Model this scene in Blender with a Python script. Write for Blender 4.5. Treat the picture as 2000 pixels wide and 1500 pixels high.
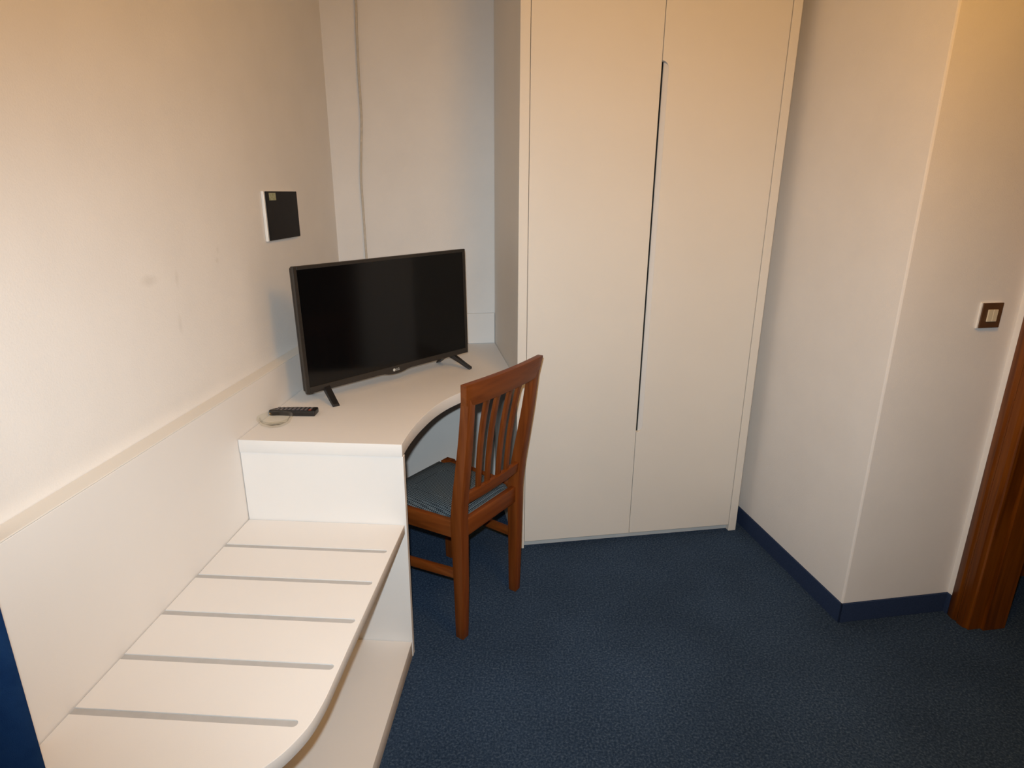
import bpy, bmesh, math, random
from mathutils import Vector, Matrix
random.seed(4)
scene = bpy.context.scene
for o in list(bpy.data.objects):
    bpy.data.objects.remove(o)
COL = scene.collection

# ------------------------------------------------------------------ camera
F_PX = 1195.73
p, yw, rl = math.radians(17.342), math.radians(3.454), math.radians(0.336)
fw = Vector((-math.sin(yw) * math.cos(p), math.cos(yw) * math.cos(p), -math.sin(p)))
rt = Vector((math.cos(yw), math.sin(yw), 0))
up = rt.cross(fw)
rt, up = rt * math.cos(rl) + up * math.sin(rl), -rt * math.sin(rl) + up * math.cos(rl)
CAM = Vector((0.9662, -2.7599, 1.4507))
cd = bpy.data.cameras.new('camera')
cam = bpy.data.objects.new('camera', cd)
COL.objects.link(cam)
cd.sensor_width = 36
cd.lens = 36 * F_PX / 2000
cd.clip_start = 0.02
M4 = Matrix.Identity(4)
for i in range(3):
    M4[i][0], M4[i][1], M4[i][2], M4[i][3] = rt[i], up[i], -fw[i], CAM[i]
cam.matrix_world = M4
scene.camera = cam

# ------------------------------------------------------------------ light
w = bpy.data.worlds.new('world')
scene.world = w
w.use_nodes = True
w.node_tree.nodes['Background'].inputs[0].default_value = (0.9, 0.95, 1.0, 1)
w.node_tree.nodes['Background'].inputs[1].default_value = 0.02
FLASH_W = 115.0         # the camera's own flash, a few centimetres above the lens
fl = bpy.data.lights.new('camera_flash', 'SPOT')
fl.spot_size = math.radians(150)
fl.spot_blend = 0.3
fl.shadow_soft_size = 0.012
fl.energy = FLASH_W
fl.color = (0.855, 0.965, 1.02)
# beam profile of the flash reflector: wide sideways, narrower up and down (as an IES file would give)
fl.use_nodes = True
_N, _L = fl.node_tree.nodes, fl.node_tree.links
_em = _N['Emission']
_tc = _N.new('ShaderNodeTexCoord')
_sp = _N.new('ShaderNodeSeparateXYZ')
_L.new(_tc.outputs['Normal'], _sp.inputs[0])


def _m(op, a, b):
    n = _N.new('ShaderNodeMath')
    n.operation = op
    for i, q in enumerate((a, b)):
        if q is None:
            continue
        if isinstance(q, (int, float)):
            n.inputs[i].default_value = q
        else:
            _L.new(q, n.inputs[i])
    return n.outputs[0]


EL_OFF = math.radians(6)     # the beam leans a little downwards
_z = _m('ABSOLUTE', _sp.outputs[2], None)
_az = _m('DIVIDE', _m('ARCTAN2', _sp.outputs[0], _z), math.radians(53))
_el = _m('DIVIDE', _m('ADD', _m('ARCTAN2', _sp.outputs[1], _z), EL_OFF), math.radians(36))
_q = _m('POWER', _m('ADD', _m('MULTIPLY', _az, _az), _m('MULTIPLY', _el, _el)), 1.5)
_L.new(_m('EXPONENT', _m('MULTIPLY', _q, -1.0), None), _em.inputs['Strength'])
flo = bpy.data.objects.new('camera_flash', fl)
COL.objects.link(flo)
M5 = M4.copy()
fp = CAM + up * 0.062 - rt * 0.02
for i in range(3):
    M5[i][3] = fp[i]
flo.matrix_world = M5
LAMP_W = 29.0           # warm ceiling lamp of the room
LAMP_POS = (1.55, -1.90, 2.36)
scene.view_settings.view_transform = 'Standard'
scene.view_settings.look = 'None'
scene.view_settings.exposure = 0.0
scene.view_settings.gamma = 1.0
scene.view_settings.use_curve_mapping = False

# ------------------------------------------------------------------ helpers
TH = math.radians(12.8266)      # the back wall and wardrobe stand askew to the left wall


def ruv(u, v, z=0.0):
    return Vector((math.cos(TH) * u + math.sin(TH) * v, math.sin(TH) * u - math.cos(TH) * v, z))


def link(name, me, mat, parent=None):
    o = bpy.data.objects.new(name, me)
    if mat:
        me.materials.append(mat)
    COL.objects.link(o)
    if parent:
        o.parent = parent
    return o


def tag(o, label, cat, group=None):
    o['label'] = label
    o['category'] = cat
    if group:
        o['group'] = group
    return o


def struct(o, label=None):
    o['kind'] = 'structure'
    if label:
        o['label'] = label
    return o


def empty(name, loc=(0, 0, 0), rz=0.0):
    o = bpy.data.objects.new(name, None)
    o.location = loc
    o.rotation_euler = (0, 0, rz)
    o.empty_display_size = 0.05
    COL.objects.link(o)
    return o


def finish(bm, name, bev=0.0, seg=2, smooth=False, angle=40):
    bmesh.ops.recalc_face_normals(bm, faces=bm.faces)
    if bev > 0:
        ed = [e for e in bm.edges if len(e.link_faces) == 2 and e.calc_face_angle(0) > math.radians(angle)]
        bmesh.ops.bevel(bm, geom=ed, offset=bev, segments=seg, profile=0.5, affect='EDGES', clamp_overlap=True)
    me = bpy.data.meshes.new(name)
    bm.to_mesh(me)
    bm.free()
    if smooth:
        for q in me.polygons:
            q.use_smooth = True
        me.set_sharp_from_angle(angle=math.radians(35))
        for q in me.polygons:
            if len(q.vertices) > 8:
                q.use_smooth = False      # big caps stay flat
    return me


def add_box(bm, x0, x1, y0, y1, z0, z1):
    vs = [bm.verts.new((x, y, z)) for z in (z0, z1) for x, y in ((x0, y0), (x1, y0), (x1, y1), (x0, y1))]
    for f in ((3, 2, 1, 0), (4, 5, 6, 7), (0, 1, 5, 4), (1, 2, 6, 5), (2, 3, 7, 6), (3, 0, 4, 7)):
        bm.faces.new([vs[i] for i in f])


def box(name, x0, x1, y0, y1, z0, z1, mat, parent=None, bev=0.0015):
    bm = bmesh.new()
    add_box(bm, x0, x1, y0, y1, z0, z1)
    return link(name, finish(bm, name, bev), mat, parent)


def boxes(name, bl, mat, parent=None, bev=0.0):
    bm = bmesh.new()
    for b in bl:
        add_box(bm, *b)
    return link(name, finish(bm, name, bev), mat, parent)


def add_prism(bm, pts, z0, z1):
    a = [bm.verts.new((x, y, z0)) for x, y in pts]
    b = [bm.verts.new((x, y, z1)) for x, y in pts]
    n = len(pts)
    bm.faces.new(a[::-1])
    bm.faces.new(b)
    for i in range(n):
        bm.faces.new((a[i], a[(i + 1) % n], b[(i + 1) % n], b[i]))


def prism(name, pts, z0, z1, mat, parent=None, bev=0.001):
    bm = bmesh.new()
    add_prism(bm, pts, z0, z1)
    return link(name, finish(bm, name, bev, 2, True), mat, parent)


def add_sweep(bm, path, ring):
    """path: list of Vectors, ring(i) -> list of Vectors offset from path[i]"""
    rs = []
    for i, c in enumerate(path):
        rs.append([bm.verts.new(Vector(c) + Vector(o)) for o in ring(i)])
    n = len(rs[0])
    for a, b in zip(rs, rs[1:]):
        for k in range(n):
            bm.faces.new((a[k], a[(k + 1) % n], b[(k + 1) % n], b[k]))
    bm.faces.new(rs[0][::-1])
    bm.faces.new(rs[-1])


def tube(name, path, r, mat, parent=None, n=10):
    bm = bmesh.new()
    path = [Vector(q) for q in path]

    def ring(i):
        t = (path[min(i + 1, len(path) - 1)] - path[max(i - 1, 0)]).normalized()
        a = t.orthogonal().normalized() if abs(t.z) < 0.9 else Vector((1, 0, 0))
        a = (a - t * a.dot(t)).normalized()
        b = t.cross(a)
        return [a * math.cos(2 * math.pi * k / n) * r + b * math.sin(2 * math.pi * k / n) * r for k in range(n)]
    add_sweep(bm, path, ring)
    return link(name, finish(bm, name, 0, 2, True), mat, parent)


def lathe(name, prof, mat, parent=None, n=48, lobes=0, amp=0.0, loc=None):
    bm = bmesh.new()
    rings = []
    for r, z in prof:
        if r < 1e-6:
            rings.append([bm.verts.new((0, 0, z))])
        else:
            rings.append([bm.verts.new(((r + amp * math.cos(lobes * 2 * math.pi * k / n) * (r > 0.03)) * math.cos(2 * math.pi * k / n),
                                        (r + amp * math.cos(lobes * 2 * math.pi * k / n) * (r > 0.03)) * math.sin(2 * math.pi * k / n), z)) for k in range(n)])
    for a, b in zip(rings, rings[1:]):
        for k in range(n):
            k2 = (k + 1) % n
            if len(a) == 1 and len(b) == 1:
                continue
            if len(a) == 1:
                bm.faces.new((a[0], b[k], b[k2]))
            elif len(b) == 1:
                bm.faces.new((a[k], a[k2], b[0]))
            else:
                bm.faces.new((a[k], a[k2], b[k2], b[k]))
    o = link(name, finish(bm, name, 0, 2, True), mat, parent)
    if loc:
        o.location = loc
    return o


def catmull(pts, sub=6):
    out = []
    P = [pts[0]] + list(pts) + [pts[-1]]
    for i in range(1, len(P) - 2):
        for s in range(sub):
            t = s / sub
            a, b, c, d = (Vector(P[i + j]) for j in (-1, 0, 1, 2))
            out.append(0.5 * ((2 * b) + (c - a) * t + (2 * a - 5 * b + 4 * c - d) * t * t + (3 * b - a - 3 * c + d) * t ** 3))
    out.append(Vector(P[-2]))
    return out


# ------------------------------------------------------------------ materials
def base(name, col, rough=0.5, spec=0.5):
    m = bpy.data.materials.new(name)
    m.use_nodes = True
    b = m.node_tree.nodes['Principled BSDF']
    b.inputs['Base Color'].default_value = (*col, 1)
    b.inputs['Roughness'].default_value = rough
    b.inputs['Specular IOR Level'].default_value = spec
    return m, m.node_tree.nodes, m.node_tree.links, b


def coords(N, L, scale=(1, 1, 1), kind='Object'):
    tc = N.new('ShaderNodeTexCoord')
    mp = N.new('ShaderNodeMapping')
    mp.inputs['Scale'].default_value = scale
    L.new(tc.outputs[kind], mp.inputs['Vector'])
    return mp.outputs['Vector']


def noise_mat(name, c1, c2, scale, rough=0.5, spec=0.5, bump=0.0, bscale=None, stretch=(1, 1, 1), detail=4, lo=0.3, hi=0.7):
    m, N, L, b = base(name, c1, rough, spec)
    v = coords(N, L, stretch)
    n = N.new('ShaderNodeTexNoise')
    n.inputs['Scale'].default_value = scale
    n.inputs['Detail'].default_value = detail
    L.new(v, n.inputs['Vector'])
    r = N.new('ShaderNodeValToRGB')
    r.color_ramp.elements[0].color = (*c1, 1)
    r.color_ramp.elements[0].position = lo
    r.color_ramp.elements[1].color = (*c2, 1)
    r.color_ramp.elements[1].position = hi
    L.new(n.outputs['Fac'], r.inputs['Fac'])
    L.new(r.outputs['Color'], b.inputs['Base Color'])
    if bump:
        n2 = N.new('ShaderNodeTexNoise')
        n2.inputs['Scale'].default_value = bscale or scale
        n2.inputs['Detail'].default_value = 3
        L.new(v, n2.inputs['Vector'])
        bp = N.new('ShaderNodeBump')
        bp.inputs['Strength'].default_value = bump
        bp.inputs['Distance'].default_value = 0.002
        L.new(n2.outputs['Fac'], bp.inputs['Height'])
        L.new(bp.outputs['Normal'], b.inputs['Normal'])
    return m


M = {}
M['wall'] = noise_mat('white_plaster', (0.785, 0.765, 0.745), (0.815, 0.795, 0.775), 6, 0.85, 0.2, 0.25, 260)
M['ceil'] = noise_mat('ceiling_paint', (0.82, 0.81, 0.79), (0.85, 0.84, 0.82), 5, 0.9, 0.2)
M['lam'] = noise_mat('white_laminate', (0.775, 0.755, 0.735), (0.80, 0.78, 0.76), 3, 0.55, 0.35, 0.06, 500)
M['lam2'] = noise_mat('cream_laminate', (0.735, 0.705, 0.655), (0.76, 0.73, 0.68), 3, 0.5, 0.35, 0.06, 500)
M['strip'] = noise_mat('grey_rubber', (0.44, 0.435, 0.43), (0.48, 0.47, 0.465), 40, 0.6, 0.3)
M['plinth'] = noise_mat('grey_plinth', (0.58, 0.58, 0.57), (0.62, 0.61, 0.60), 8, 0.5, 0.4)
M['dark'] = noise_mat('interior_shade', (0.02, 0.018, 0.016), (0.03, 0.027, 0.024), 8, 0.8, 0.2)
M['black'] = noise_mat('black_plastic', (0.010, 0.009, 0.009), (0.014, 0.012, 0.012), 60, 0.35, 0.5)
M['bezel'] = noise_mat('brown_black_bezel', (0.022, 0.018, 0.015), (0.028, 0.023, 0.019), 80, 0.32, 0.5)
M['devblack'] = noise_mat('black_panel_front', (0.006, 0.0045, 0.0045), (0.010, 0.0075, 0.007), 25, 0.5, 0.12)
M['whiteplastic'] = noise_mat('white_plastic', (0.80, 0.80, 0.78), (0.84, 0.83, 0.81), 20, 0.4, 0.5)
M['ivory'] = noise_mat('ivory_plastic', (0.66, 0.58, 0.42), (0.70, 0.62, 0.46), 20, 0.4, 0.5)
M['bronze'] = noise_mat('brown_plate', (0.085, 0.040, 0.018), (0.12, 0.060, 0.028), 30, 0.35, 0.5)
M['cable'] = noise_mat('grey_cable', (0.52, 0.48, 0.42), (0.62, 0.57, 0.50), 60, 0.6, 0.3)
M['logo'] = noise_mat('logo_silver', (0.55, 0.55, 0.52), (0.62, 0.62, 0.58), 60, 0.3, 0.6)
M['button'] = noise_mat('remote_buttons', (0.10, 0.085, 0.09), (0.16, 0.14, 0.14), 60, 0.5, 0.4)
M['redbutton'] = noise_mat('remote_red', (0.35, 0.05, 0.03), (0.40, 0.07, 0.04), 60, 0.5, 0.4)
M['base'] = noise_mat('blue_carpet_edge', (0.020, 0.036, 0.085), (0.030, 0.050, 0.108), 220, 0.9, 0.1, 0.5, 500)
M['curtain'] = noise_mat('blue_fabric', (0.010, 0.050, 0.170), (0.016, 0.066, 0.200), 30, 0.85, 0.2, 0.4, 700)
M['sticker1'] = noise_mat('green_sticker', (0.22, 0.26, 0.09), (0.50, 0.48, 0.36), 120, 0.5, 0.3)
M['lampglass'], _N, _L, _b = base('lamp_opal', (0.9, 0.8, 0.65), 0.4)
_b.inputs['Emission Color'].default_value = (1.0, 0.62, 0.28, 1)
_b.inputs['Emission Strength'].default_value = 3.0


def carpet():
    m, N, L, b = base('blue_carpet', (0.02, 0.03, 0.06), 0.95, 0.05)
    v = coords(N, L)
    a = N.new('ShaderNodeTexNoise'); a.inputs['Scale'].default_value = 150; a.inputs['Detail'].default_value = 3; a.inputs['Roughness'].default_value = 0.7
    c = N.new('ShaderNodeTexNoise'); c.inputs['Scale'].default_value = 3.0; c.inputs['Detail'].default_value = 4
    L.new(v, a.inputs['Vector']); L.new(v, c.inputs['Vector'])
    r = N.new('ShaderNodeValToRGB')
    e = r.color_ramp.elements
    e[0].position = 0.32; e[0].color = (0.014, 0.029, 0.060, 1)
    e[1].position = 0.74; e[1].color = (0.095, 0.140, 0.205, 1)
    k = e.new(0.52); k.color = (0.031, 0.056, 0.104, 1)
    L.new(a.outputs['Fac'], r.inputs['Fac'])
    r2 = N.new('ShaderNodeValToRGB')
    r2.color_ramp.elements[0].position = 0.3; r2.color_ramp.elements[0].color = (0.85, 0.85, 0.85, 1)
    r2.color_ramp.elements[1].position = 0.7; r2.color_ramp.elements[1].color = (1.12, 1.12, 1.12, 1)
    L.new(c.outputs['Fac'], r2.inputs['Fac'])
    mx = N.new('ShaderNodeMix'); mx.data_type = 'RGBA'; mx.blend_type = 'MULTIPLY'; mx.inputs[0].default_value = 1
    L.new(r.outputs['Color'], mx.inputs[6]); L.new(r2.outputs['Color'], mx.inputs[7])
    L.new(mx.outputs[2], b.inputs['Base Color'])
    bp = N.new('ShaderNodeBump'); bp.inputs['Strength'].default_value = 0.7; bp.inputs['Distance'].default_value = 0.004
    L.new(a.outputs['Fac'], bp.inputs['Height']); L.new(bp.outputs['Normal'], b.inputs['Normal'])
    return m


def wood(name, c1, c2, c3, axis=2, rough=0.45, spec=0.3, sc=1.0):
    m, N, L, b = base(name, c1, rough, spec)
    s = [55 * sc] * 3
    s[axis] = 3.0 * sc
    v = coords(N, L, tuple(s))
    n = N.new('ShaderNodeTexNoise'); n.inputs['Scale'].default_value = 1.0; n.inputs['Detail'].default_value = 5; n.inputs['Distortion'].default_value = 0.6
    L.new(v, n.inputs['Vector'])
    r = N.new('ShaderNodeValToRGB')
    e = r.color_ramp.elements
    e[0].position = 0.3; e[0].color = (*c1, 1)
    e[1].position = 0.72; e[1].color = (*c3, 1)
    k = e.new(0.5); k.color = (*c2, 1)
    L.new(n.outputs['Fac'], r.inputs['Fac'])
    L.new(r.outputs['Color'], b.inputs['Base Color'])
    bp = N.new('ShaderNodeBump'); bp.inputs['Strength'].default_value = 0.08; bp.inputs['Distance'].default_value = 0.001
    L.new(n.outputs['Fac'], bp.inputs['Height']); L.new(bp.outputs['Normal'], b.inputs['Normal'])
    return m


M['carpet'] = carpet()
CW = ((0.115, 0.0265, 0.0035), (0.162, 0.040, 0.0055), (0.205, 0.055, 0.009))
M['woodz'] = wood('cherry_wood_upright', *CW, axis=2)
M['woodx'] = wood('cherry_wood_across', *CW, axis=0)
M['woody'] = wood('cherry_wood_along', *CW, axis=1)
DW = ((0.085, 0.020, 0.0015), (0.155, 0.040, 0.0025), (0.21, 0.060, 0.004))
M['doorwood'] = wood('door_frame_wood', *DW, axis=2, rough=0.35)


def fabric():
    m, N, L, b = base('woven_seat_fabric', (0.1, 0.15, 0.2), 0.9, 0.2)
    tc = N.new('ShaderNodeTexCoord')
    mp = N.new('ShaderNodeMapping'); mp.inputs['Rotation'].default_value = (0, 0, math.radians(45)); mp.inputs['Scale'].default_value = (180, 180, 180)
    L.new(tc.outputs['Object'], mp.inputs['Vector'])
    ck = N.new('ShaderNodeTexChecker'); ck.inputs['Scale'].default_value = 1.0
    ck.inputs['Color1'].default_value = (0.018, 0.027, 0.038, 1)
    ck.inputs['Color2'].default_value = (0.135, 0.175, 0.205, 1)
    L.new(mp.outputs['Vector'], ck.inputs['Vector'])
    L.new(ck.outputs['Color'], b.inputs['Base Color'])
    bp = N.new('ShaderNodeBump'); bp.inputs['Strength'].default_value = 0.3; bp.inputs['Distance'].default_value = 0.001
    L.new(ck.outputs['Fac'], bp.inputs['Height']); L.new(bp.outputs['Normal'], b.inputs['Normal'])
    return m


M['fabric'] = fabric()


def scuffed_wall():
    """plaster with a few faint grey scuff marks"""
    m = M['wall'].copy()
    m.name = 'white_plaster_scuffed'
    N, L = m.node_tree.nodes, m.node_tree.links
    b = N['Principled BSDF']
    src = b.inputs['Base Color'].links[0].from_socket
    tc = N.new('ShaderNodeTexCoord')
    nz = N.new('ShaderNodeTexNoise'); nz.inputs['Scale'].default_value = 30
    L.new(tc.outputs['Object'], nz.inputs['Vector'])
    cur = src
    for (y, z, sy, sz, amt) in SCUFF:
        mp = N.new('ShaderNodeMapping'); mp.vector_type = 'POINT'
        mp.inputs['Location'].default_value = (0, -y / sy, -z / sz)
        mp.inputs['Scale'].default_value = (0, 1 / sy, 1 / sz)
        L.new(tc.outputs['Object'], mp.inputs['Vector'])
        ln = N.new('ShaderNodeVectorMath'); ln.operation = 'LENGTH'
        L.new(mp.outputs['Vector'], ln.inputs[0])
        ad = N.new('ShaderNodeMath'); ad.operation = 'ADD'
        L.new(ln.outputs['Value'], ad.inputs[0]); L.new(nz.outputs['Fac'], ad.inputs[1])
        mr = N.new('ShaderNodeMapRange')
        mr.inputs['From Min'].default_value = 0.5; mr.inputs['From Max'].default_value = 1.4
        mr.inputs['To Min'].default_value = amt; mr.inputs['To Max'].default_value = 0.0
        L.new(ad.outputs[0], mr.inputs['Value'])
        mx = N.new('ShaderNodeMix'); mx.data_type = 'RGBA'
        L.new(mr.outputs[0], mx.inputs[0]); L.new(cur, mx.inputs[6])
        mx.inputs[7].default_value = (0.42, 0.39, 0.34, 1)
        cur = mx.outputs[2]
    L.new(cur, b.inputs['Base Color'])
    return m


SCUFF = [(-1.345, 1.245, 0.05, 0.018, 0.22), (-1.235, 1.235, 0.012, 0.035, 0.20), (-1.25, 1.12, 0.012, 0.04, 0.16),
         (-1.03, 1.26, 0.012, 0.012, 0.25), (-1.02, 1.29, 0.01, 0.016, 0.15)]
M['wallscuff'] = scuffed_wall()

# ------------------------------------------------------------------ the room
H = 2.52
WX = 0.010
fl_o = struct(box('floor', -0.15, 4.6, -4.9, 1.2, -0.1, 0.0, M['carpet'], bev=0), 'dark blue flecked carpet floor')
ce = struct(box('ceiling', -0.15, 4.6, -4.9, 1.2, H, H + 0.1, M['ceil'], bev=0))
struct(box('wall_left', -0.12, WX, -4.7, 0.06, 0, H, M['wallscuff'], bev=0), 'white plaster wall with faint scuffs beside the bench')
wb = struct(box('wall_back', -0.12, 1.95, 0.0, 0.1, 0, H, M['wall'], bev=0), 'white wall behind the television and wardrobe')
wb.rotation_euler.z = TH
UR, VC, UD, UD2 = 1.779, 1.289, 2.203, 2.331
wr = struct(box('wall_right', UR, UD2, -VC, 0.1, 0, H, M['wall'], bev=0.006), 'white wall jutting out beside the wardrobe')
wr.rotation_euler.z = TH
VO, VO2, HO = 1.388, 2.25, 2.06        # door opening in the entrance wall
we = struct(boxes('wall_entrance', [(UD, UD2, -VO, -VC, 0, H), (UD, UD2, -4.75, -VO2, 0, H), (UD, UD2, -VO2, -VO, HO, H)], M['wall']), 'white wall around the doorway')
we.rotation_euler.z = TH
wf = struct(box('wall_front', -0.12, 4.4, -4.85, -4.7, 0, H, M['wall'], bev=0))
# hallway behind the doorway
wh = struct(boxes('wall_hall', [(UD2, 3.6, -1.157, -1.05, 0, H), (3.5, 3.6, -3.2, -1.157, 0, H)], M['doorwood']), 'dark wooden hallway wall beyond the doorway')
wh.rotation_euler.z = TH

# carpet-strip baseboards
def baseboard(name, bl):
    o = struct(boxes(name, bl, M['base'], None, 0.0015), 'dark blue carpet strip along the wall foot')
    o.rotation_euler.z = TH
    return o
HB = 0.077
baseboard('baseboard_right', [(UR - 0.007, UR, -VC - 0.007, 0.0, 0, HB), (UR - 0.007, UD - 0.007, -VC - 0.007, -VC, 0, HB), (UD - 0.007, UD, -1.311, -VC, 0, HB)])

# door frame: architrave, jamb lining, head
def door_frame():
    r = empty('door_1', (0, 0, 0), TH)
    struct(r, 'dark orange-brown wooden door frame')
    v0, v1 = 1.311, VO + 0.004

    def arch(name, va, vb, z1):
        # profiled architrave: plan outline swept upward
        s = 1 if vb > va else -1
        W = abs(vb - va)
        prof = [(UD, 0), (UD - 0.003, 0.0), (UD - 0.006, 0.004), (UD - 0.012, 0.030), (UD - 0.007, 0.036), (UD - 0.007, 0.042), (UD - 0.012, 0.048),
                (UD - 0.012, W - 0.010), (UD - 0.004, W), (UD, W)]
        pts = [(u, -(va + s * t)) for u, t in prof]
        return prism(name, pts, 0, z1, M['doorwood'], r, 0.0008)
    arch('architrave', v0, v1, HO + 0.08)
    arch('architrave', VO2 + 0.075, VO2 - 0.004, HO + 0.08)
    # stepped jamb lining with a door stop
    boxes('jamb', [(UD - 0.004, UD2 + 0.004, -VO - 0.012, -VO, 0, HO), (UD + 0.045, UD2 + 0.004, -VO - 0.024, -VO - 0.010, 0, HO)], M['doorwood'], r, 0.001)
    boxes('jamb', [(UD - 0.004, UD2 + 0.004, -VO2, -VO2 + 0.012, 0, HO), (UD + 0.045, UD2 + 0.004, -VO2 + 0.010, -VO2 + 0.024, 0, HO)], M['doorwood'], r, 0.001)
    box('head', UD - 0.019, UD2 + 0.004, -VO2 + 0.012, -VO - 0.012, HO - 0.02, HO, M['doorwood'], r)
door_frame()

# ------------------------------------------------------------------ built-in furniture along the left wall
PT, YD, HD, TD = 0.0565, -1.137, 0.75, 0.040
HP = 0.888
YEND = -2.05
# wall panel with capping, left
wp = tag(empty('wall_panel', (PT / 2, -1.0, 0)), 'long cream back panel with a capping strip along the left wall', 'panel')
def kid(o, root):
    o.parent = root
    o.location = -Vector(root.location)
    return o
ymax = -0.004
kid(box('board', WX + 0.0005, PT, YEND, ymax - 0.004, 0.0, HP - 0.004, M['lam']), wp)
kid(box('capping', WX + 0.0005, PT + 0.001, YEND, ymax - 0.004, HP - 0.0038, HP, M['lam2']), wp)
# back panel behind the TV, in the skewed frame
bp_ = box('upstand_panel', 0.075, 0.7190, -0.016, -0.001, HD + 0.001, 0.898, M['lam'])
bp_.rotation_euler.z = TH
tag(bp_, 'low white upstand panel on the back wall behind the television', 'panel')

desk = tag(empty('corner_desk', (0.3, -0.6, 0)), 'white corner desk with a concave curved front edge holding the television', 'desk')
U0, V1 = 0.7218, 0.655
curve = catmull([(0.548, YD, 0), (0.5485, -1.06, 0), (0.552, -1.0, 0), (0.561, -0.92, 0), (0.581, -0.81, 0), (0.612, -0.715, 0), (0.653, -0.632, 0),
                 (0.705, -0.52, 0), (0.752, -0.42, 0), (*ruv(U0 - 0.001, 0.475)[:2], 0)], 6)
pb = ruv(U0 - 0.001, 0.017)
ub = 0.0775
pc = ruv(ub, 0.017)
top = [(PT + 0.002, YD)] + [(q.x, q.y) for q in curve] + [(pb.x, pb.y), (pc.x, pc.y), (PT + 0.002, pc.y - 0.006)]
kid(prism('tabletop', top, HD - TD, HD, M['lam'], None, 0.0012), desk)
kid(box('side_panel', PT + 0.002, 0.5495, YD + 0.003, YD + 0.024, 0.0, HD - TD - 0.0005, M['lam'], bev=0.0012), desk)

bench = tag(empty('luggage_bench', (0.3, -1.6, 0)), 'low white luggage bench with five grey grooves and rounded front corner', 'bench')
HS, TS = 0.4855, 0.030
bcurve = catmull([(0.540, -1.66, 0), (0.540, -1.74, 0), (0.5385, -1.82, 0), (0.526, -1.89, 0), (0.487, -1.962, 0), (0.41, -2.02, 0), (0.30, -2.045, 0), (0.22, -2.05, 0)], 5)
bout = [(PT + 0.002, YD + 0.0015)] + [(PT + 0.002, YEND)] + [(q.x, q.y) for q in bcurve][::-1] + [(0.544, YD + 0.0015)]
shelf = prism('seat_board', bout, HS - TS, HS, M['lam'], None, 0.0015)
# rout five grooves into the board and lay a grey strip in each
SL = [(-1.281 - i * 0.1468) for i in range(5)]
GW = 0.0084
bmc = bmesh.new()
def stadium(x0, x1, y, r, k=8):
    return [(x0, y - r)] + [(x1 + r * math.sin(math.pi * i / k), y - r * math.cos(math.pi * i / k)) for i in range(k + 1)] + [(x0, y + r)]
for i, y in enumerate(SL):
    x1 = 0.5185 if i < 4 else 0.500
    add_prism(bmc, stadium(PT - 0.01, x1, y, GW), HS - 0.004, HS + 0.02)
cutter = link('cutter', finish(bmc, 'cutter'), None)
mod = shelf.modifiers.new('grooves', 'BOOLEAN')
mod.object = cutter
mod.solver = 'EXACT'
dg = bpy.context.evaluated_depsgraph_get()
me2 = bpy.data.meshes.new_from_object(shelf.evaluated_get(dg))
shelf.modifiers.clear()
shelf.data = me2
bpy.data.objects.remove(cutter)
kid(shelf, bench)
for i, y in enumerate(SL):
    x1 = 0.5185 if i < 4 else 0.500
    kid(prism('groove_strip', stadium(PT + 0.003, x1 - 0.0003, y, GW - 0.0004), HS - 0.0039, HS - 0.0022, M['strip'], None, 0.0), bench)
bl = [(PT + 0.002, YD + 0.0015), (PT + 0.002, -1.98), (0.42, -1.98), (0.50, -1.94), (0.538, -1.86), (0.5475, -1.75), (0.5475, YD + 0.0015)]
kid(prism('lower_shelf', bl, 0.0, 0.058, M['lam'], None, 0.0012), bench)
kid(box('end_support', 0.12, 0.40, -1.95, -1.932, 0.0585, HS - TS, M['lam']), bench)

# ------------------------------------------------------------------ wardrobe
wd = tag(empty('wardrobe', ruv(1.2251, 0.33), TH), 'tall cream built-in wardrobe with two plain doors and a long finger-pull', 'wardrobe')
OW = Vector((1.2251, -0.33, 0))
def wkid(o):
    o.parent = wd
    o.location = -OW
    return o
UL, UR1, UC = U0, 1.7284, 1.2246
t = 0.0348
HW = 2.47
wkid(box('side_panel', UL, UL + t, -V1, -0.002, 0, HW, M['lam2']))
wkid(box('side_panel', UR1 - t, UR1, -V1, -0.002, 0, HW, M['lam2']))
wkid(boxes('carcass', [(UL + t, UR1 - t, -0.60, -0.58, 0.03, HW), (UL + t, UR1 - t, -0.58, -0.002, HW - 0.03, HW)], M['dark']))  # near-black colour paints in the shade seen through the door gaps
wkid(box('plinth', UL + t, UR1 - t, -0.632, -0.612, 0.0, 0.034, M['plinth']))
ZB, ZT = 0.0305, HW - 0.004
ga = 0.0022
def door(name, outline, mat):
    """outline in (u, z), extruded between two v planes"""
    bm = bmesh.new()
    for pts, va, vb in outline:
        a = [bm.verts.new((u, -va, z)) for u, z in pts]
        b = [bm.verts.new((u, -vb, z)) for u, z in pts]
        n = len(pts)
        bm.faces.new(a); bm.faces.new(b[::-1])
        for i in range(n):
            bm.faces.new((a[i], b[i], b[(i + 1) % n], a[(i + 1) % n]))
    return wkid(link(name, finish(bm, name, 0.0009, 1, False), mat))
VD = V1 - 0.002
def rect(u0, u1, z0, z1):
    return [(u0, z0), (u1, z0), (u1, z1), (u0, z1)]
NW, Z0, Z1 = 0.024, 0.503, 1.893
def notch_r(u0, u1):
    pts = [(u0, ZB), (u1, ZB), (u1, ZT), (u0, ZT)]
    k = 6
    r = NW
    arc = [(u0 + r * math.sin(math.pi / 2 * i / k), Z1 - r + r * math.cos(math.pi / 2 * i / k)) for i in range(k + 1)]
    arc2 = [(u0 + r * math.cos(math.pi / 2 * i / k), Z0 + r - r * math.sin(math.pi / 2 * i / k)) for i in range(k + 1)]
    return pts + arc + arc2
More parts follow.
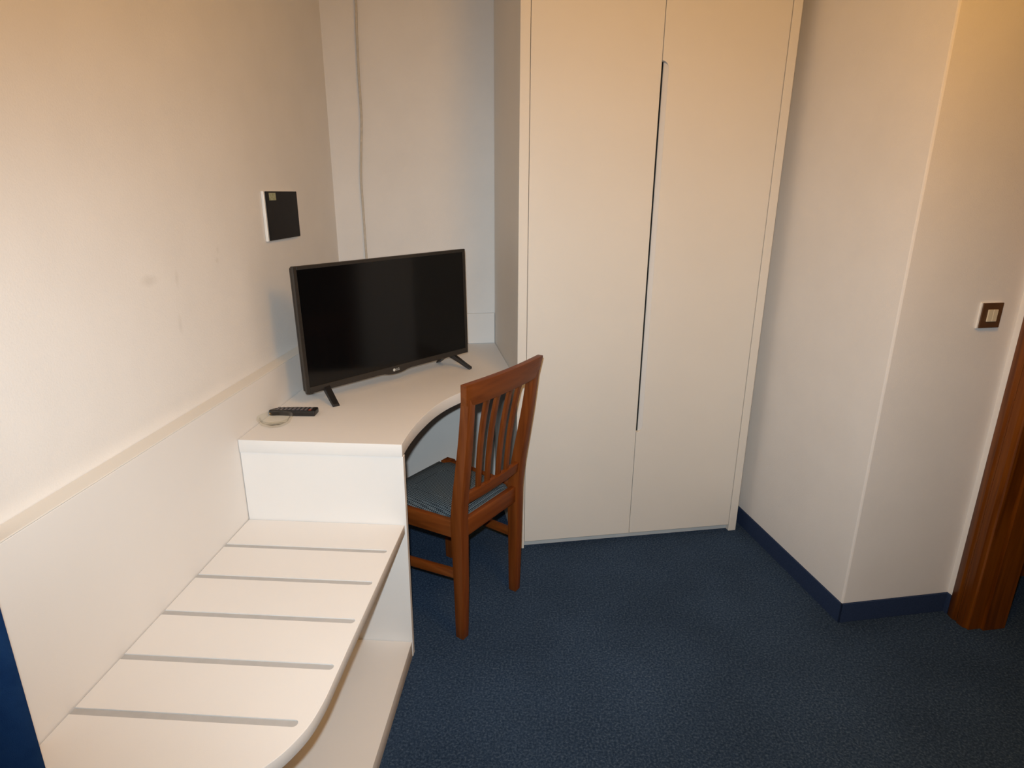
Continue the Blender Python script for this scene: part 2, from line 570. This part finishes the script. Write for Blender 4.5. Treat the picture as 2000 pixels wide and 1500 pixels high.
door('door', [(rect(UL + t + ga, UC - ga / 2, ZB, ZT), VD - 0.020, VD)], M['lam2'])
dr = door('door', [(notch_r(UC + ga / 2, UR1 - t - ga), VD - 0.020, VD)], M['lam2'])
# slanted finger-pull bottom of the routed recess
bm = bmesh.new()
a = [(UC + ga / 2 + 0.0105, VD - 0.0195), (UC + ga / 2 + NW, VD - 0.0195), (UC + ga / 2 + NW, VD - 0.001), (UC + ga / 2 + 0.0105, VD - 0.015)]
lo = [bm.verts.new((u, -v, Z0 + 0.004)) for u, v in a]
hi = [bm.verts.new((u, -v, Z1 - 0.004)) for u, v in a]
bm.faces.new(lo); bm.faces.new(hi[::-1])
for i in range(4):
    bm.faces.new((lo[i], hi[i], hi[(i + 1) % 4], lo[(i + 1) % 4]))
fpull = link('finger_pull', finish(bm, 'finger_pull'), M['lam'])
fpull.parent = dr

# ------------------------------------------------------------------ television
TVC, TVA = (0.389, -0.540), 0.877
TW, THh, TZ = 0.745, 0.431, 0.797
tv = tag(empty('television', (TVC[0], TVC[1], HD), TVA), 'black flat-screen television standing on the corner desk', 'television')
TT, TR_ = 0.002, 0.018
def tvp(me):
    """lean the panel back by the tilt angle, about its lower front edge"""
    R = Matrix.Translation((0, 0, TZ - HD)) @ Matrix.Rotation(-TR_, 4, 'Y') @ Matrix.Rotation(-TT, 4, 'X')
    me.transform(R)
# housing outline with the little chin in the middle of the lower edge (x, z)
def chin(x):
    return -0.010 * max(0.0, 1 - (abs(x) / 0.06) ** 2) ** 1.0
def outline(dx, dz0, dz1, r=0.006):
    hw = TW / 2 - dx
    low = [(-hw + 2 * hw * i / 40, dz0) for i in range(1, 40)]
    low = [(x, z + (chin(x) if dx == 0 else 0)) for x, z in low]
    return [(-hw, dz0 + r), (-hw + r, dz0)] + low + [(hw - r, dz0), (hw, dz0 + r), (hw, THh - dz1 - r), (hw - r, THh - dz1), (-hw + r, THh - dz1), (-hw, THh - dz1 - r)]
def slab(name, pts, y0, y1, mat, bev=0.002):
    bm = bmesh.new()
    a = [bm.verts.new((x, y0, z)) for x, z in pts]
    b = [bm.verts.new((x, y1, z)) for x, z in pts]
    n = len(pts)
    bm.faces.new(a); bm.faces.new(b[::-1])
    for i in range(n):
        bm.faces.new((a[i], b[i], b[(i + 1) % n], a[(i + 1) % n]))
    me = finish(bm, name, bev, 2, True, 60)
    tvp(me)
    return link(name, me, mat, tv)
def ring_slab(name, outer, inner, y0, y1, mat):
    bm = bmesh.new()
    hw, hz0, hz1 = inner
    ib = [(-hw, hz0), (hw, hz0), (hw, hz1), (-hw, hz1)]
    # four bars
    ow, oz0, oz1 = TW / 2, 0.0, THh
    add_box(bm, -ow, -hw, y0, y1, oz0, oz1)
    add_box(bm, hw, ow, y0, y1, oz0, oz1)
    add_box(bm, -hw, hw, y0, y1, hz1, oz1)
    low = [(-hw + 2 * hw * i / 40, chin(-hw + 2 * hw * i / 40)) for i in range(41)]
    pts = low + [(hw, hz0), (-hw, hz0)]
    a = [bm.verts.new((x, y0, z)) for x, z in pts]
    b = [bm.verts.new((x, y1, z)) for x, z in pts]
    n = len(pts)
    bm.faces.new(a); bm.faces.new(b[::-1])
    for i in range(n):
        bm.faces.new((a[i], b[i], b[(i + 1) % n], a[(i + 1) % n]))
    me = finish(bm, name, 0.0012, 2, False, 60)
    tvp(me)
    return link(name, me, mat, tv)
slab('back_cover', outline(0.002, 0.002, 0.002), 0.012, 0.030, M['black'], 0.003)
slab('rear_housing', [(-0.26, 0.04), (0.26, 0.04), (0.26, 0.29), (-0.26, 0.29)], 0.030, 0.065, M['black'], 0.010)
ring_slab('bezel', None, (TW / 2 - 0.013, 0.022, THh - 0.012), 0.0, 0.0122, M['bezel'])
M['screen'], _N, _L, _b = base('screen_glass', (0.003, 0.003, 0.0032), 0.13, 0.35)
slab('screen', [(-TW / 2 + 0.0125, 0.0215), (TW / 2 - 0.0125, 0.0215), (TW / 2 - 0.0125, THh - 0.0115), (-TW / 2 + 0.0125, THh - 0.0115)], 0.0022, 0.012, M['screen'], 0.0)
# maker's mark on the chin
lg = []
bm = bmesh.new()
bmesh.ops.create_cone(bm, cap_ends=True, segments=20, radius1=0.0055, radius2=0.0055, depth=0.001)
bmesh.ops.rotate(bm, verts=bm.verts, cent=(0, 0, 0), matrix=Matrix.Rotation(math.pi / 2, 3, 'X'))
bmesh.ops.translate(bm, verts=bm.verts, vec=(-0.010, -0.0005, 0.007))
me = finish(bm, 'logo'); tvp(me)
link('logo', me, M['logo'], tv)
fc = bpy.data.curves.new('logo_text', 'FONT')
fc.body = 'LG'
fc.size = 0.0135
fc.extrude = 0.0004
to = bpy.data.objects.new('logo_text', fc)
COL.objects.link(to)
bpy.context.view_layer.update()
me = bpy.data.meshes.new_from_object(to.evaluated_get(bpy.context.evaluated_depsgraph_get()))
bpy.data.objects.remove(to)
me.transform(Matrix.Translation((-0.002, -0.0006, 0.0025)) @ Matrix.Rotation(math.pi / 2, 4, 'X'))
tvp(me)
me.materials.clear()
link('logo_lettering', me, M['logo'], tv)
# two splayed feet
for s in (-1, 1):
    bm = bmesh.new()
    ax = s * 0.290
    apex = Vector((ax, 0.030, TZ - HD + 0.012))
    for tip, wd_ in ((Vector((s * 0.328 + (0.018 if s < 0 else 0.0), -0.064 - (0.012 if s < 0 else 0.0), 0.0)), 0.013), (Vector((s * 0.300, 0.112, 0.0)), 0.011)):
        path = [apex + (tip - apex) * k for k in (0, 0.25, 0.5, 0.75, 1.0)]
        zz = [apex.z, 0.047, 0.033, 0.018, 0.0045]
        path = [Vector((q.x, q.y, z)) for q, z in zip(path, zz)]
        d = (tip - apex); d.z = 0; d.normalize(); sd = Vector((-d.y, d.x, 0))
        hh = [0.010, 0.009, 0.0075, 0.006, 0.0045]
        add_sweep(bm, path, lambda i: [sd * wd_ - Vector((0, 0, hh[i])), sd * wd_ * 0.8 + Vector((0, 0, hh[i])), -sd * wd_ * 0.8 + Vector((0, 0, hh[i])), -sd * wd_ - Vector((0, 0, hh[i]))])
    link('foot', finish(bm, 'foot', 0.0015, 2), M['black'], tv)

# ------------------------------------------------------------------ chair
ch = tag(empty('chair', (0.779, -0.892, 0), math.radians(59.6)), 'cherry-brown wooden chair with slatted back and blue woven seat at the desk', 'chair')
def post(s):
    # rear leg and back post in one piece, kicked back above the seat
    prof = [(0.0, 0.160, 0.002, 0.0155, 0.016), (0.20, 0.160, 0.001, 0.018, 0.019), (0.38, 0.161, 0.002, 0.0195, 0.022), (0.46, 0.163, 0.001, 0.0195, 0.022),
            (0.55, 0.166, -0.010, 0.019, 0.020), (0.65, 0.170, -0.026, 0.0185, 0.018), (0.75, 0.174, -0.041, 0.018, 0.0165), (0.85, 0.178, -0.053, 0.018, 0.015), (0.880, 0.1795, -0.056, 0.018, 0.0145)]
    bm = bmesh.new()
    pts = catmull([(q[1] * s, q[2], q[0]) for q in prof], 3)
    k = len(pts)
    def ring(i):
        f = i / (k - 1) * (len(prof) - 1)
        j = min(int(f), len(prof) - 2); g = f - j
        hx = prof[j][3] * (1 - g) + prof[j + 1][3] * g
        hy = prof[j][4] * (1 - g) + prof[j + 1][4] * g
        return [(-hx, -hy, 0), (hx, -hy, 0), (hx, hy, 0), (-hx, hy, 0)]
    add_sweep(bm, pts, ring)
    return link('rear_leg', finish(bm, 'rear_leg', 0.003, 2, True, 50), M['woodz'], ch)
post(-1); post(1)
def fleg(s):
    bm = bmesh.new()
    pts = [Vector((s * 0.196, 0.345, z)) for z in (0, 0.2, 0.40, 0.438)]
    hs = (0.015, 0.018, 0.021, 0.021)
    add_sweep(bm, pts, lambda i: [(-hs[i], -hs[i], 0), (hs[i], -hs[i], 0), (hs[i], hs[i], 0), (-hs[i], hs[i], 0)])
    return link('front_leg', finish(bm, 'front_leg', 0.003, 2, True, 50), M['woodz'], ch)
fleg(-1); fleg(1)
def bar(name, a, b, hx, hz, mat, bev=0.003):
    """straight rail between two points, half thickness hx, half height hz"""
    a, b = Vector(a), Vector(b)
    d = (b - a); d.z = 0; d.normalize()
    sd = Vector((-d.y, d.x, 0))
    bm = bmesh.new()
    add_sweep(bm, [a, b], lambda i: [sd * hx - Vector((0, 0, hz)), sd * hx + Vector((0, 0, hz)), -sd * hx + Vector((0, 0, hz)), -sd * hx - Vector((0, 0, hz))])
    return link(name, finish(bm, name, bev, 2, True, 50), mat, ch)
ZR = 0.412
for s in (-1, 1):
    bar('seat_rail', (s * 0.163, 0.018, ZR), (s * 0.193, 0.330, ZR), 0.011, 0.030, M['woody'])
    bar('stretcher', (s * 0.161, 0.015, 0.243), (s * 0.194, 0.335, 0.226), 0.009, 0.0155, M['woody'])
bar('seat_rail', (-0.146, 0.000, ZR), (0.146, 0.000, ZR), 0.011, 0.030, M['woodx'])
bar('seat_rail', (-0.180, 0.345, ZR - 0.010), (0.180, 0.345, ZR - 0.010), 0.011, 0.026, M['woodx'])
# lower back rail and bowed crest rail
def bowed(name, hw, f0, bow, z0, z1, th, lean, mat, flare=0.0, n=16):
    bm = bmesh.new()
    xs = [-hw + 2 * hw * i / n for i in range(n + 1)]
    path = [Vector((x, f0 - bow * (1 - (x / hw) ** 2), 0)) for x in xs]
    def ring(i):
        e = abs(xs[i] / hw)
        fl_ = flare * max(0, (e - 0.8) / 0.2)
        return [(-0.0, -th, z0 + fl_ * 0.4), (0, th, z0 + fl_ * 0.4), (fl_ * (1 if xs[i] > 0 else -1), th + lean, z1), (fl_ * (1 if xs[i] > 0 else -1), -th + lean, z1)]
    add_sweep(bm, path, ring)
    return link(name, finish(bm, name, 0.003, 2, True, 50), mat, ch)
bowed('crest_rail', 0.200, -0.054, 0.012, 0.852, 0.926, 0.0115, -0.010, M['woodx'], 0.012)
bowed('back_rail', 0.150, -0.008, 0.006, 0.503, 0.540, 0.010, -0.004, M['woodx'])
for i, x in enumerate((-0.090, -0.035, 0.035, 0.090)):
    bm = bmesh.new()
    zs = [0.53, 0.58, 0.63, 0.68, 0.73, 0.78, 0.83, 0.865]
    ks = [k / 7 for k in range(8)]
    path = []
    for k, z in zip(ks, zs):
        y = -0.012 + (-0.056 + 0.012) * k - 0.010 * (1 - (x / 0.2) ** 2) * k + 0.009 * math.sin(math.pi * k)
        path.append(Vector((x * (0.88 + 0.12 * k), y, z)))
    hwid = [0.0105 + 0.0010 * k for k in ks]
    add_sweep(bm, path, lambda j: [(-hwid[j], -0.0055, 0), (hwid[j], -0.0055, 0), (hwid[j], 0.0055, 0), (-hwid[j], 0.0055, 0)])
    link('slat', finish(bm, 'slat', 0.002, 2, True, 50), M['woodz'], ch)
# upholstered drop-in seat
bm = bmesh.new()
nx, ny = 14, 14
ru, rd = [], []
for j in range(ny + 1):
    y = 0.014 + (0.368 - 0.014) * j / ny
    hw = 0.148 + (0.196 - 0.148) * j / ny
    if j >= ny - 1:
        hw -= 0.028
    if j == 0:
        hw -= 0.018
    a = []; b = []
    for i in range(nx + 1):
        e = -1 + 2 * i / nx
        g = -1 + 2 * j / ny
        a.append(bm.verts.new((e * hw, y, 0.436 + 0.020 * (1 - abs(e) ** 6) * (1 - abs(g) ** 6))))
        b.append(bm.verts.new((e * hw, y, 0.418)))
    ru.append(a); rd.append(b)
for j in range(ny):
    for i in range(nx):
        bm.faces.new((ru[j][i], ru[j][i + 1], ru[j + 1][i + 1], ru[j + 1][i]))
        bm.faces.new((rd[j + 1][i], rd[j + 1][i + 1], rd[j][i + 1], rd[j][i]))
for j in range(ny):
    bm.faces.new((ru[j][0], ru[j + 1][0], rd[j + 1][0], rd[j][0]))
    bm.faces.new((ru[j][nx], rd[j][nx], rd[j + 1][nx], ru[j + 1][nx]))
for i in range(nx):
    bm.faces.new((ru[0][i], rd[0][i], rd[0][i + 1], ru[0][i + 1]))
    bm.faces.new((ru[ny][i], ru[ny][i + 1], rd[ny][i + 1], rd[ny][i]))
link('seat', finish(bm, 'seat', 0, 2, True), M['fabric'], ch)

# ------------------------------------------------------------------ small things
# remote control
rm = tag(empty('remote_control', (0.135, -0.910, HD), math.radians(3)), 'black remote control lying beside the glass ashtray', 'remote control')
L_, W_ = 0.076, 0.022
pts = []
for i in range(25):
    k = i / 24
    pts.append((-L_ + 2 * L_ * k, W_ * (0.62 + 0.38 * min(1, k * 1.8)) * (1 - max(0, 0.06 - k) * 9)))
tail = lambda x: -0.010 * max(0.0, 1 - (x + L_) / (0.55 * L_)) ** 2      # the thin end bends towards the front
outl = [(x, -y + tail(x)) for x, y in pts] + [(x, y + 1.6 * tail(x)) for x, y in pts[::-1]]
bm = bmesh.new()
add_prism(bm, outl, 0.0, 0.019)
link('body', finish(bm, 'body', 0.004, 3, True, 50), M['black'], rm)
for r_ in range(9):
    for c_ in range(3):
        x = -0.050 + r_ * 0.0135
        k = (x + L_) / (2 * L_)
        y = (c_ - 1) * 0.0115 * (0.7 + 0.3 * min(1, k * 1.8))
        m = M['redbutton'] if (r_ == 8 and c_ == 0) else M['button']
        bm = bmesh.new()
        add_box(bm, x - 0.0042, x + 0.0042, y - 0.0036, y + 0.0036, 0.0185, 0.0205)
        link('button', finish(bm, 'button', 0.0008, 1), m, rm)

# glass ashtray
gm = bpy.data.materials.new('clear_glass')
gm.use_nodes = True
N, L = gm.node_tree.nodes, gm.node_tree.links
N.remove(N['Principled BSDF'])
tr = N.new('ShaderNodeBsdfTransparent'); tr.inputs[0].default_value = (0.972, 0.976, 0.958, 1)
gl = N.new('ShaderNodeBsdfGlossy'); gl.inputs['Roughness'].default_value = 0.05
fr = N.new('ShaderNodeFresnel'); fr.inputs['IOR'].default_value = 1.5
mx = N.new('ShaderNodeMixShader')
ge = N.new('ShaderNodeNewGeometry'); iv = N.new('ShaderNodeMath'); iv.operation = 'SUBTRACT'; iv.inputs[0].default_value = 1.0
L.new(ge.outputs['Backfacing'], iv.inputs[1])
mu = N.new('ShaderNodeMath'); mu.operation = 'MULTIPLY'
L.new(fr.outputs[0], mu.inputs[0]); L.new(iv.outputs[0], mu.inputs[1])
L.new(mu.outputs[0], mx.inputs[0]); L.new(tr.outputs[0], mx.inputs[1]); L.new(gl.outputs[0], mx.inputs[2])
L.new(mx.outputs[0], N['Material Output'].inputs['Surface'])
ash = lathe('glass_ashtray', [(0, 0.0), (0.034, 0.0), (0.044, 0.006), (0.052, 0.020), (0.055, 0.024), (0.053, 0.0265), (0.047, 0.024), (0.040, 0.012), (0.033, 0.007), (0, 0.006)], gm, None, 48, 8, 0.0012, (0.1135, -1.002, HD))
tag(ash, 'clear round glass ashtray on the desk near the remote', 'ashtray')

# black panel on the left wall
dv = tag(empty('wall_device', (0.0, -0.52, 1.37)), 'small black wall box with white edges and sticker above the television', 'wall box')
box('back_box', WX + 0.0005, 0.0205, -0.188, 0.079, -0.081, 0.082, M['whiteplastic'], dv, 0.002)
box('front_panel', 0.0206, 0.0245, -0.181, 0.077, -0.079, 0.081, M['devblack'], dv, 0.002)
box('sticker', 0.02455, 0.0250, -0.158, -0.106, 0.052, 0.076, M['sticker1'], dv, 0.0)

# light switch on the jutting wall
sw = tag(empty('light_switch', ruv(2.096, VC, 1.097), TH), 'brown light switch plate with two ivory rockers beside the doorway', 'light switch')
box('backplate', -0.040, 0.037, -0.006, -0.0003, -0.041, 0.040, M['whiteplastic'], sw, 0.001)
box('plate', -0.036, 0.036, -0.0105, -0.0061, -0.039, 0.039, M['bronze'], sw, 0.0015)
box('rocker', -0.0175, -0.0005, -0.0145, -0.0106, -0.019, 0.019, M['ivory'], sw, 0.0015)
box('rocker', 0.0005, 0.0175, -0.0145, -0.0106, -0.019, 0.019, M['ivory'], sw, 0.0015)

# hanging cable
cp = catmull([(*ruv(0.158, 0.012)[:2], 2.51), (*ruv(0.157, 0.012)[:2], 2.195), (*ruv(0.153, 0.011)[:2], 2.084), (*ruv(0.150, 0.011)[:2], 1.912), (*ruv(0.150, 0.012)[:2], 1.753), (*ruv(0.140, 0.010)[:2], 1.62),
              (*ruv(0.132, 0.009)[:2], 1.5), (*ruv(0.133, 0.012)[:2], 1.33), (*ruv(0.134, 0.014)[:2], 1.17), (*ruv(0.14, 0.022)[:2], 0.99), (*ruv(0.16, 0.03)[:2], 0.86), (*ruv(0.2, 0.06)[:2], 0.7585), (*ruv(0.3, 0.13)[:2], 0.7575)], 6)
cb = tube('hanging_cable', cp, 0.0055, M['cable'])
tag(cb, 'thin grey cable hanging down the back wall behind the television', 'cable')

# blue curtain beside the end of the bench
bm = bmesh.new()
ny = 120
rows = []
for z in (0.03, 0.4, 0.8, 1.4, 2.0, 2.42):
    row = []
    for i in range(ny + 1):
        k = i / ny
        y = -2.072 - 0.90 * k
        x = 0.150 + 0.045 * math.cos(k * 2 * math.pi * 6.5) * (1 - 0.25 * (z > 1.5)) + 0.006 * math.sin(k * 40 + z)
        row.append(bm.verts.new((x, y, z)))
    rows.append(row)
for a, b in zip(rows, rows[1:]):
    for i in range(ny):
        bm.faces.new((a[i], a[i + 1], b[i + 1], b[i]))
bmesh.ops.solidify(bm, geom=bm.faces[:], thickness=0.003)
cu = link('curtain', finish(bm, 'curtain', 0, 2, True), M['curtain'])
tag(cu, 'dark blue fabric curtain at the near end of the bench', 'curtain')

# ceiling lamp above the frame: the warm light of the room
la = tag(empty('ceiling_lamp', (LAMP_POS[0], LAMP_POS[1], H)), 'round opal ceiling lamp giving warm light', 'lamp')
lathe('lamp_base', [(0, 0.0), (0.07, 0.0), (0.07, -0.02), (0, -0.02)], M['whiteplastic'], la, 32)
lathe('lamp_shade', [(0.06, -0.0205), (0.14, -0.03), (0.15, -0.05), (0.135, -0.075), (0.09, -0.095), (0, -0.105)], M['lampglass'], la, 40)
ld = bpy.data.lights.new('lamp_bulb', 'POINT')
ld.energy = LAMP_W
ld.color = (1.0, 0.475, 0.07)
ld.shadow_soft_size = 0.24
lo_ = bpy.data.objects.new('lamp_bulb', ld)
COL.objects.link(lo_)
lo_.location = (LAMP_POS[0], LAMP_POS[1], LAMP_POS[2] - 0.12)
